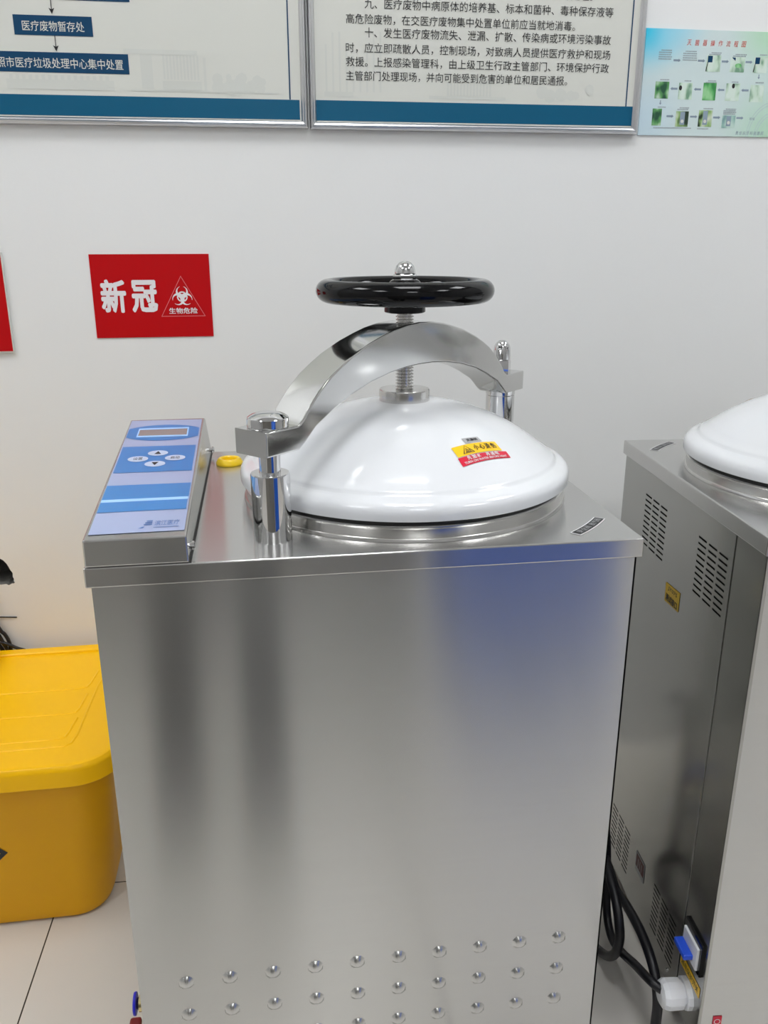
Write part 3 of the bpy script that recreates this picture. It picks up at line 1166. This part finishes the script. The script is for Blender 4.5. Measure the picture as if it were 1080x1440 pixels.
    lathe(bm, [(.0105, .2140), (.0225, .2140), (.0240, .2150), (.0240, .2215), (.0215, .2235), (.0180, .2300), (.0180, .2480), (.0160, .2500), (.0105, .2500)], LX, LY, 40)
    fin('wheel_hub', bm, m_black, wh, True)
    for k in range(3):
        a = PI / 2 + 2 * PI * k / 3 + .35
        d = Vector((math.cos(a), math.sin(a), 0))
        c = Vector((LX, LY, 0))
        bm = new()
        tube(bm, [c + d * .014 + Vector((0, 0, .234)), c + d * .045 + Vector((0, 0, .235)), c + d * (WR - .004) + Vector((0, 0, WZ))], .0075, 12)
        fin('wheel_spoke', bm, m_black, wh, True)
    bm = new()
    lathe(bm, [(.0150, .2495), (.0150, .2508)], LX, LY, 32)
    lathe(bm, [(.0130, .2506), (.0136, .2512), (.0136, .2560), (.0124, .2572)], LX, LY, 6)
    lathe(bm, [(.0118, .2568), (.0120, .2580), (.0118, .2618), (.0102, .2662), (.0070, .2694), (.0035, .2708), (0, .2711)], LX, LY, 32)
    fin('acorn_nut', bm, m_chrome, wh, True, 0.45)
    # control panel: wedge box on the left edge
    P = [(.0018, -.0005, .0006), (.0985, -.0005, .0006), (.0989, .4470, .0006), (-.0090, .4470, .0006),
         (.0022, -.0005, .0278), (.0979, -.0005, .0281), (.0925, .4470, .0505), (-.0112, .4470, .0505)]
    bm = new()
    hexa(bm, P, .0016)
    cp = fin('control_panel', bm, m_steel, root)
    T = [Vector(p) for p in (P[4], P[5], P[6], P[7])]
    nrm = (T[1] - T[0]).cross(T[3] - T[0]).normalized()
    ins = [(.040, .028), (.972, .030), (.962, .980), (.022, .985)]

    def pf(off):
        def f(u, v):
            a = (ins[0][0] + (ins[1][0] - ins[0][0]) * u, ins[0][1] + (ins[1][1] - ins[0][1]) * u)
            b = (ins[3][0] + (ins[2][0] - ins[3][0]) * u, ins[3][1] + (ins[2][1] - ins[3][1]) * u)
            s, w = a[0] + (b[0] - a[0]) * v, a[1] + (b[1] - a[1]) * v
            lo = T[0] + (T[1] - T[0]) * s
            hi = T[3] + (T[2] - T[3]) * s
            return lo + (hi - lo) * w + nrm * off
        return f
    bm = new()
    rect(bm, 0, 1, 0, 1, pf(.0006))
    ov = fin('panel_film', bm, m_film, cp)
    bm = new()
    f = pf(.0010)
    ell = []
    for k in range(33):
        u = .012 + .97 * k / 32
        ell.append((u, .842 + .093 * math.sqrt(max(0, 1 - ((u - .497) / .57) ** 2))))
    for k in range(32, -1, -1):
        u = .012 + .97 * k / 32
        ell.append((u, .842 - .093 * math.sqrt(max(0, 1 - ((u - .497) / .57) ** 2))))
    poly(bm, ell, f)
    rect(bm, .018, .974, .438, .689, f)
    rect(bm, .006, .988, .225, .333, f)
    rect(bm, .006, .982, .136, .206, f)
    fin('blue_print', bm, m_blue, cp)
    bm = new()
    rect(bm, .006, .985, .206, .225, f)
    fin('stripe_print', bm, m_ltblue, cp)
    bm = new()
    outline(bm, [(.145, .788), (.842, .788), (.838, .898), (.147, .893)], .018, pf(.0013))
    fin('display_border', bm, m_ltblue, cp)
    bm = new()
    poly(bm, [(.150, .795), (.835, .796), (.832, .890), (.152, .886)], pf(.0012))
    fin('display', bm, m_lcd, cp)
    for (bu, bv_, sym) in ((.501, .612, 'up'), (.266, .559, '设置'), (.736, .560, '启动'), (.498, .508, 'down')):
        bm = new()
        poly(bm, [(bu + .130 * math.cos(2 * PI * k / 32), bv_ + .0265 * math.sin(2 * PI * k / 32)) for k in range(32)], pf(.0014))
        bt = fin('button', bm, m_btn, cp)
        bm = new()
        g = pf(.0018)
        if sym == 'up':
            poly(bm, [(bu - .045, bv_ - .013), (bu + .045, bv_ - .013), (bu, bv_ + .016)], g)
        elif sym == 'down':
            poly(bm, [(bu - .045, bv_ + .013), (bu, bv_ - .016), (bu + .045, bv_ + .013)], g)
        else:
            text(bm, sym, bu - .06, bu + .06, bv_ - .013, bv_ + .013, g)
        fin('button_symbol', bm, m_ink, bt)
    bm = new()
    g = pf(.0012)
    for k in range(3):
        rect(bm, .555 + k * .012, .645, .040 + k * .011, .046 + k * .011, g)
    poly(bm, [(.50, .020), (.56, .022), (.57, .030), (.55, .030)], g)
    text(bm, '滨江医疗', .672, .935, .034, .066, g)
    rect(bm, .665, .935, .022, .025, g)
    fin('printed_logo', bm, m_logo, cp)
    for (yy, zz_) in ((.0130, .0130), (.4180, .0100)):
        bm = new()
        lathe(bm, [(.0030, .0980), (.0030, .1010), (.0046, .1012), (.0046, .1035), (.0030, .1045), (0, .1045)], yy, zz_, 20, axis='x')
        fin('hinge_screw', bm, m_chrome, cp, True, .5)
    bm = new()
    box(bm, .0985, .1003, 0.0005, .4470, .0002, .0012)
    fin('panel_gasket', bm, m_rubber, cp)
    # yellow valve cap behind the panel
    bm = new()
    vx, vy = .1265, .3720
    lathe(bm, [(.0150, 0), (.0180, .0004), (.0184, .0025), (.0176, .0045), (.0158, .0078), (.0140, .0090), (.0120, .0090), (.0106, .0075), (.0098, .0010), (0, .0010)], vx, vy, 36)
    fin('valve_cap', bm, m_cap, root, True, .5)
    # drain fittings low on the left side
    bm = new()
    lathe(bm, [(.0085, BI), (.0085, BI - .002), (.0095, BI - .002), (.0095, -.0020), (.0070, -.0030), (.0060, -.0052)], .0300, -.5650, 16, axis='x')
    ft = fin('push_fitting', bm, m_brass, root, True, .4)
    bm = new()
    lathe(bm, [(.0075, -.0050), (.0125, -.0052), (.0130, -.0065), (.0125, -.0082), (.0050, -.0084)], .0300, -.5650, 28, axis='x')
    fin('release_collar', bm, m_bluepl, ft, True, .5)
    bm = new()
    lathe(bm, [(.0100, BI), (.0100, -.010), (.0065, -.012), (.0065, -.016)], .0300, -.6180, 16, axis='x')
    dv = fin('drain_valve', bm, m_steel_turn, root, True, .4)
    bm = new()
    box(bm, -.0180, -.0040, .018, .044, -.6095, -.5995, .0030)
    fin('valve_handle', bm, m_redpl, dv)
    return root


def copy_tree(o, parent=None):
    c = o.copy()
    COL.objects.link(c)
    c.parent = parent
    for ch in list(o.children):
        copy_tree(ch, c)
    return c


st1 = build_steriliser()
st1['label'] = 'stainless steel vertical steriliser with white domed lid, chrome clamp and black handwheel, in the centre'
st1['group'] = 'vertical sterilisers'
st2 = copy_tree(st1)
st2['label'] = 'stainless steel steriliser with slotted side vents, cut off by the right edge'
RD = 0.08264
d_ = Vector((math.sin(RD), math.cos(RD), 0))
x_ = Vector((d_.y, -d_.x, 0))
st2.location = Vector((0.6871, -0.0191, 0)) + x_ * (W / 2) + d_ * (D / 2)
st2.rotation_euler = (0, 0, PI - RD)
piv = Matrix.Translation((LX - CXm, LY - CYm, 0))
for ch in st2.children:      # its clamp is swung a little further round
    if ch.name.startswith('clamp'):
        ch.matrix_local = piv @ Matrix.Rotation(math.radians(16), 4, 'Z') @ piv.inverted()

# ------------------------------------------------------------------ cords between the sterilisers
bm = new()
tube(bm, smooth_path([(.678, .0235, .090), (.660, .0235, .095), (.648, .040, .098), (.650, .082, .078), (.654, .131, .050), (.658, .172, .034), (.661, .199, .046), (.662, .212, .077),
                      (.661, .216, .119), (.655, .225, .20), (.640, .26, .28), (.62, .33, .33), (.61, .42, .30)], 8), .0062)
tag(obj('power_cord', bm, m_cord, None, True), 'black power cord running into the white cable gland on the right steriliser', 'cord', 'black cords between the sterilisers')
bm = new()
tube(bm, smooth_path([(.600, .300, .0075), (.622, .240, .0075), (.640, .170, .014), (.640, .128, .050), (.639, .113, .090), (.638, .117, .118), (.641, .140, .138), (.648, .185, .150),
                      (.660, .225, .140), (.672, .232, .108), (.675, .208, .090), (.672, .163, .100), (.668, .110, .106), (.664, .070, .102), (.662, .045, .086), (.662, .034, .057),
                      (.662, .032, .020), (.662, .020, .0075), (.655, -.05, .0075), (.64, -.16, .0075)], 8), .0068)
tag(obj('power_cord', bm, m_cord, None, True), 'looped black cord hanging between the sterilisers, passing in front of the white gland', 'cord', 'black cords between the sterilisers')

# ------------------------------------------------------------------ yellow waste bin
BX0, BX1, BY0, BY1 = -0.715, -0.058, 0.318, 0.718
bc = ((BX0 + BX1) / 2, (BY0 + BY1) / 2)
LZ = H - 0.425
t = thing('waste_bin', 'yellow plastic lidded waste bin on the tiled floor, left of the steriliser', 'bin', (bc[0], bc[1], 0))


def bl(x0, x1, y0, y1, r, z):
    return [(x - bc[0], y - bc[1], z) for x, y in rrect(x0, x1, y0, y1, r, 10)]


bm = new()
loft(bm, [bl(-.655, -.118, .378, .655, .045, 0.0005), bl(-.663, -.110, .370, .664, .050, .006), bl(-.668, -.104, .366, .668, .055, .020), bl(-.695, -.077, .340, .694, .060, LZ - .036), bl(-.695, -.077, .340, .694, .060, LZ - .010)])
obj('bin_body', bm, m_binbody, t, True, .5)
bm = new()
i_ = .0
lev = [(.004, LZ - .034, .066), (0, LZ - .034, .070), (-.0012, LZ - .0325, .070), (-.0008, LZ - .030, .070), (.0005, LZ - .010, .070), (.0022, LZ - .005, .069), (.0055, LZ - .0015, .067), (.011, LZ, .064)]
loft(bm, [bl(BX0 + k, BX1 - k, BY0 + k, BY1 - k, r, z) for k, z, r in lev])
# raised back ridge and pressed lines on the lid
mid = bc[0]


def mir(path):
    return path + [(2 * mid - x, y) for x, y in reversed(path)]


for path in ([(-.115, .600), (-.123, .553), (-.129, .400), (-.133, .380), (-.142, .373)],
             [(-.138, .452), (-.143, .410), (-.146, .398), (-.154, .394)],
             [(-.1355, .526), (-.140, .480), (-.144, .469), (-.152, .467)],
             [(-.131, .605), (-.137, .560), (-.141, .549), (-.150, .546)]):
    pts = [(x - bc[0], y - bc[1], LZ - .0010) for x, y in mir(path)]
    tube(bm, pts, .0024, 8)
lo = [(-.700, -.073, .680, .7040, .006, LZ - .001), (-.6985, -.0745, .6815, .7030, .006, LZ + .003), (-.696, -.077, .6835, .7010, .006, LZ + .0045)]
loft(bm, [bl(*q) for q in lo])
obj('bin_lid', bm, m_binlid, t, True, .5)
# hazard diamond on the front face
bm = new()
zc = H - .588


def bf(off):
    def f(u, v):
        yy = .366 + (.340 - .366) * (v - .020) / (LZ - .036 - .020)
        return (u - bc[0], yy - bc[1] - off, v)
    return f


dcx = -.2905
dia = [(dcx - .0525, zc), (dcx, zc - .0525), (dcx + .0525, zc), (dcx, zc + .0525)]
poly(bm, dia, bf(.0008))
st = obj('hazard_diamond', bm, m_ink, t)
bm = new()
poly(bm, [(dcx + (x - dcx) * .8, zc + (y - zc) * .8) for x, y in dia], bf(.0012))
s2 = obj('diamond_face', bm, m_yelstk, st)
bm = new()
biohazard(bm, dcx, zc - .003, .024, bf(.0016))
obj('biohazard_symbol', bm, m_ink, st)

# small carton standing on the bin lid, just cut by the frame edge
t = thing('carton', 'brown carton on the yellow bin lid, barely in at the left edge', 'box', (-.3900, .660, LZ + .0005))
bm = new()
box(bm, -.065, .062, -.035, .018, 0, .055, .001)
obj('carton_body', bm, m_carton, t)
bm = new()
box(bm, -.065, .062, -.012, -.004, .0545, .0556)
obj('tape_strip', bm, m_paper, t)

# cables below the hole in the wall, behind the bin
CB = [
    ([(-.345, .780, .452), (-.338, .728, .440), (-.330, .724, .375), (-.3215, .722, .350), (-.3155, .722, .342), (-.3100, .722, .3260), (-.309, .722, .300), (-.315, .725, .22)], .0034,
     'black cable hanging from the wall hole, bent furthest right'),
    ([(-.352, .780, .450), (-.346, .726, .436), (-.338, .720, .370), (-.3262, .716, .3494), (-.3173, .716, .3246), (-.3120, .717, .300), (-.314, .722, .22)], .0034,
     'black cable hanging from the wall hole, inside the outer bend'),
    ([(-.380, .722, .345), (-.345, .718, .334), (-.3285, .715, .3320), (-.3098, .714, .3250), (-.2950, .716, .3150), (-.2791, .720, .3050), (-.265, .725, .285)], .0030,
     'black cable sloping down to the right behind the yellow bin'),
    ([(-.375, .724, .350), (-.345, .722, .337), (-.3298, .720, .3240), (-.3220, .720, .3090), (-.318, .722, .28), (-.318, .725, .2)], .0036,
     'black cable lowest in the bundle behind the bin'),
]
for pts, r, lab in CB:
    bm = new()
    tube(bm, smooth_path(pts, 6), r, 10)
    tag(obj('wall_cable', bm, m_cord, None, True), lab, 'cable', 'loose cables at the wall hole')
bm = new()
tube(bm, [(-.40, YW - .0012, .3735), (-.3231, YW - .0012, .3718), (-.2935, YW - .0012, .3696)], .0011, 8)  # thin dark tube drawn for a level dark line on the wall
tag(obj('thin_line', bm, m_cord, None, True), 'thin dark line running level along the wall below the hole', 'wall_line')

# blue cart added out of view to tint the reflection in the steel front
t = thing('added_trolley', 'blue painted cart added out of view for the blue reflection in the steel front', 'added_trolley', (.745, -1.02, 0))
bm = new()
box(bm, -.175, .175, -.20, .20, .19, .62, .006)
obj('trolley_body', bm, m_cart, t)
bm = new()
box(bm, -.185, .185, -.21, .21, .62, .645, .004)
obj('trolley_top', bm, m_cart, t)
for sx in (-.14, .14):
    for sy in (-.15, .15):
        bm = new()
        lathe(bm, [(.012, .05), (.012, .191)], sx, sy, 16)
        o = obj('leg', bm, m_alu, t)
        bm = new()
        lathe(bm, [(0, sx - .012), (.03, sx - .012), (.03, sx + .012), (0, sx + .012)], sy, .0305, 20, axis='x')
        obj('caster', bm, m_rubber, o)

# unseen cabinet and dark slabs added to darken what the steel front mirrors
t = thing('cabinet', 'low taupe cabinet added out of view to darken the reflection in the steel front', 'cabinet', (.02, -1.42, 0))
bm = new()
box(bm, -.53, .53, -.20, .20, .04, .80, .004)
obj('added_cabinet_body', bm, m_cabinet, t)
bm = new()
box(bm, -.50, .50, -.18, .18, 0, .041)
obj('plinth', bm, m_rubber, t)
for x0, x1, hx in ((-.526, -.003, -.03), (.003, .526, .03)):
    bm = new()
    box(bm, x0, x1, .20, .214, .06, .79, .003)
    o = obj('door', bm, m_cabinet, t)
    bm = new()
    tube(bm, [(hx, .214, .40), (hx, .236, .41), (hx, .236, .51), (hx, .214, .52)], .005, 10)
    obj('door_handle', bm, m_chrome_side, o)
t = thing('legs_stand_in', 'two black slabs under a flat top, added unseen for the reflected legs of a person', 'stand_in', (.072, -.64, 0))  # black slabs added for the mirrored legs of the person at the camera
bm = new()
box(bm, -.125, .125, -.085, .085, .450, .470, .004)
obj('stand_in_top', bm, m_slab, t)
for x in (-.080, .080):
    bm = new()
    box(bm, x - .038, x + .038, -.06, .06, .012, .451, .006)
    o = obj('leg', bm, m_slab, t)
    bm = new()
    box(bm, x - .050, x + .050, -.08, .10, 0, .0125, .004)
    obj('foot_plate', bm, m_slab, o)
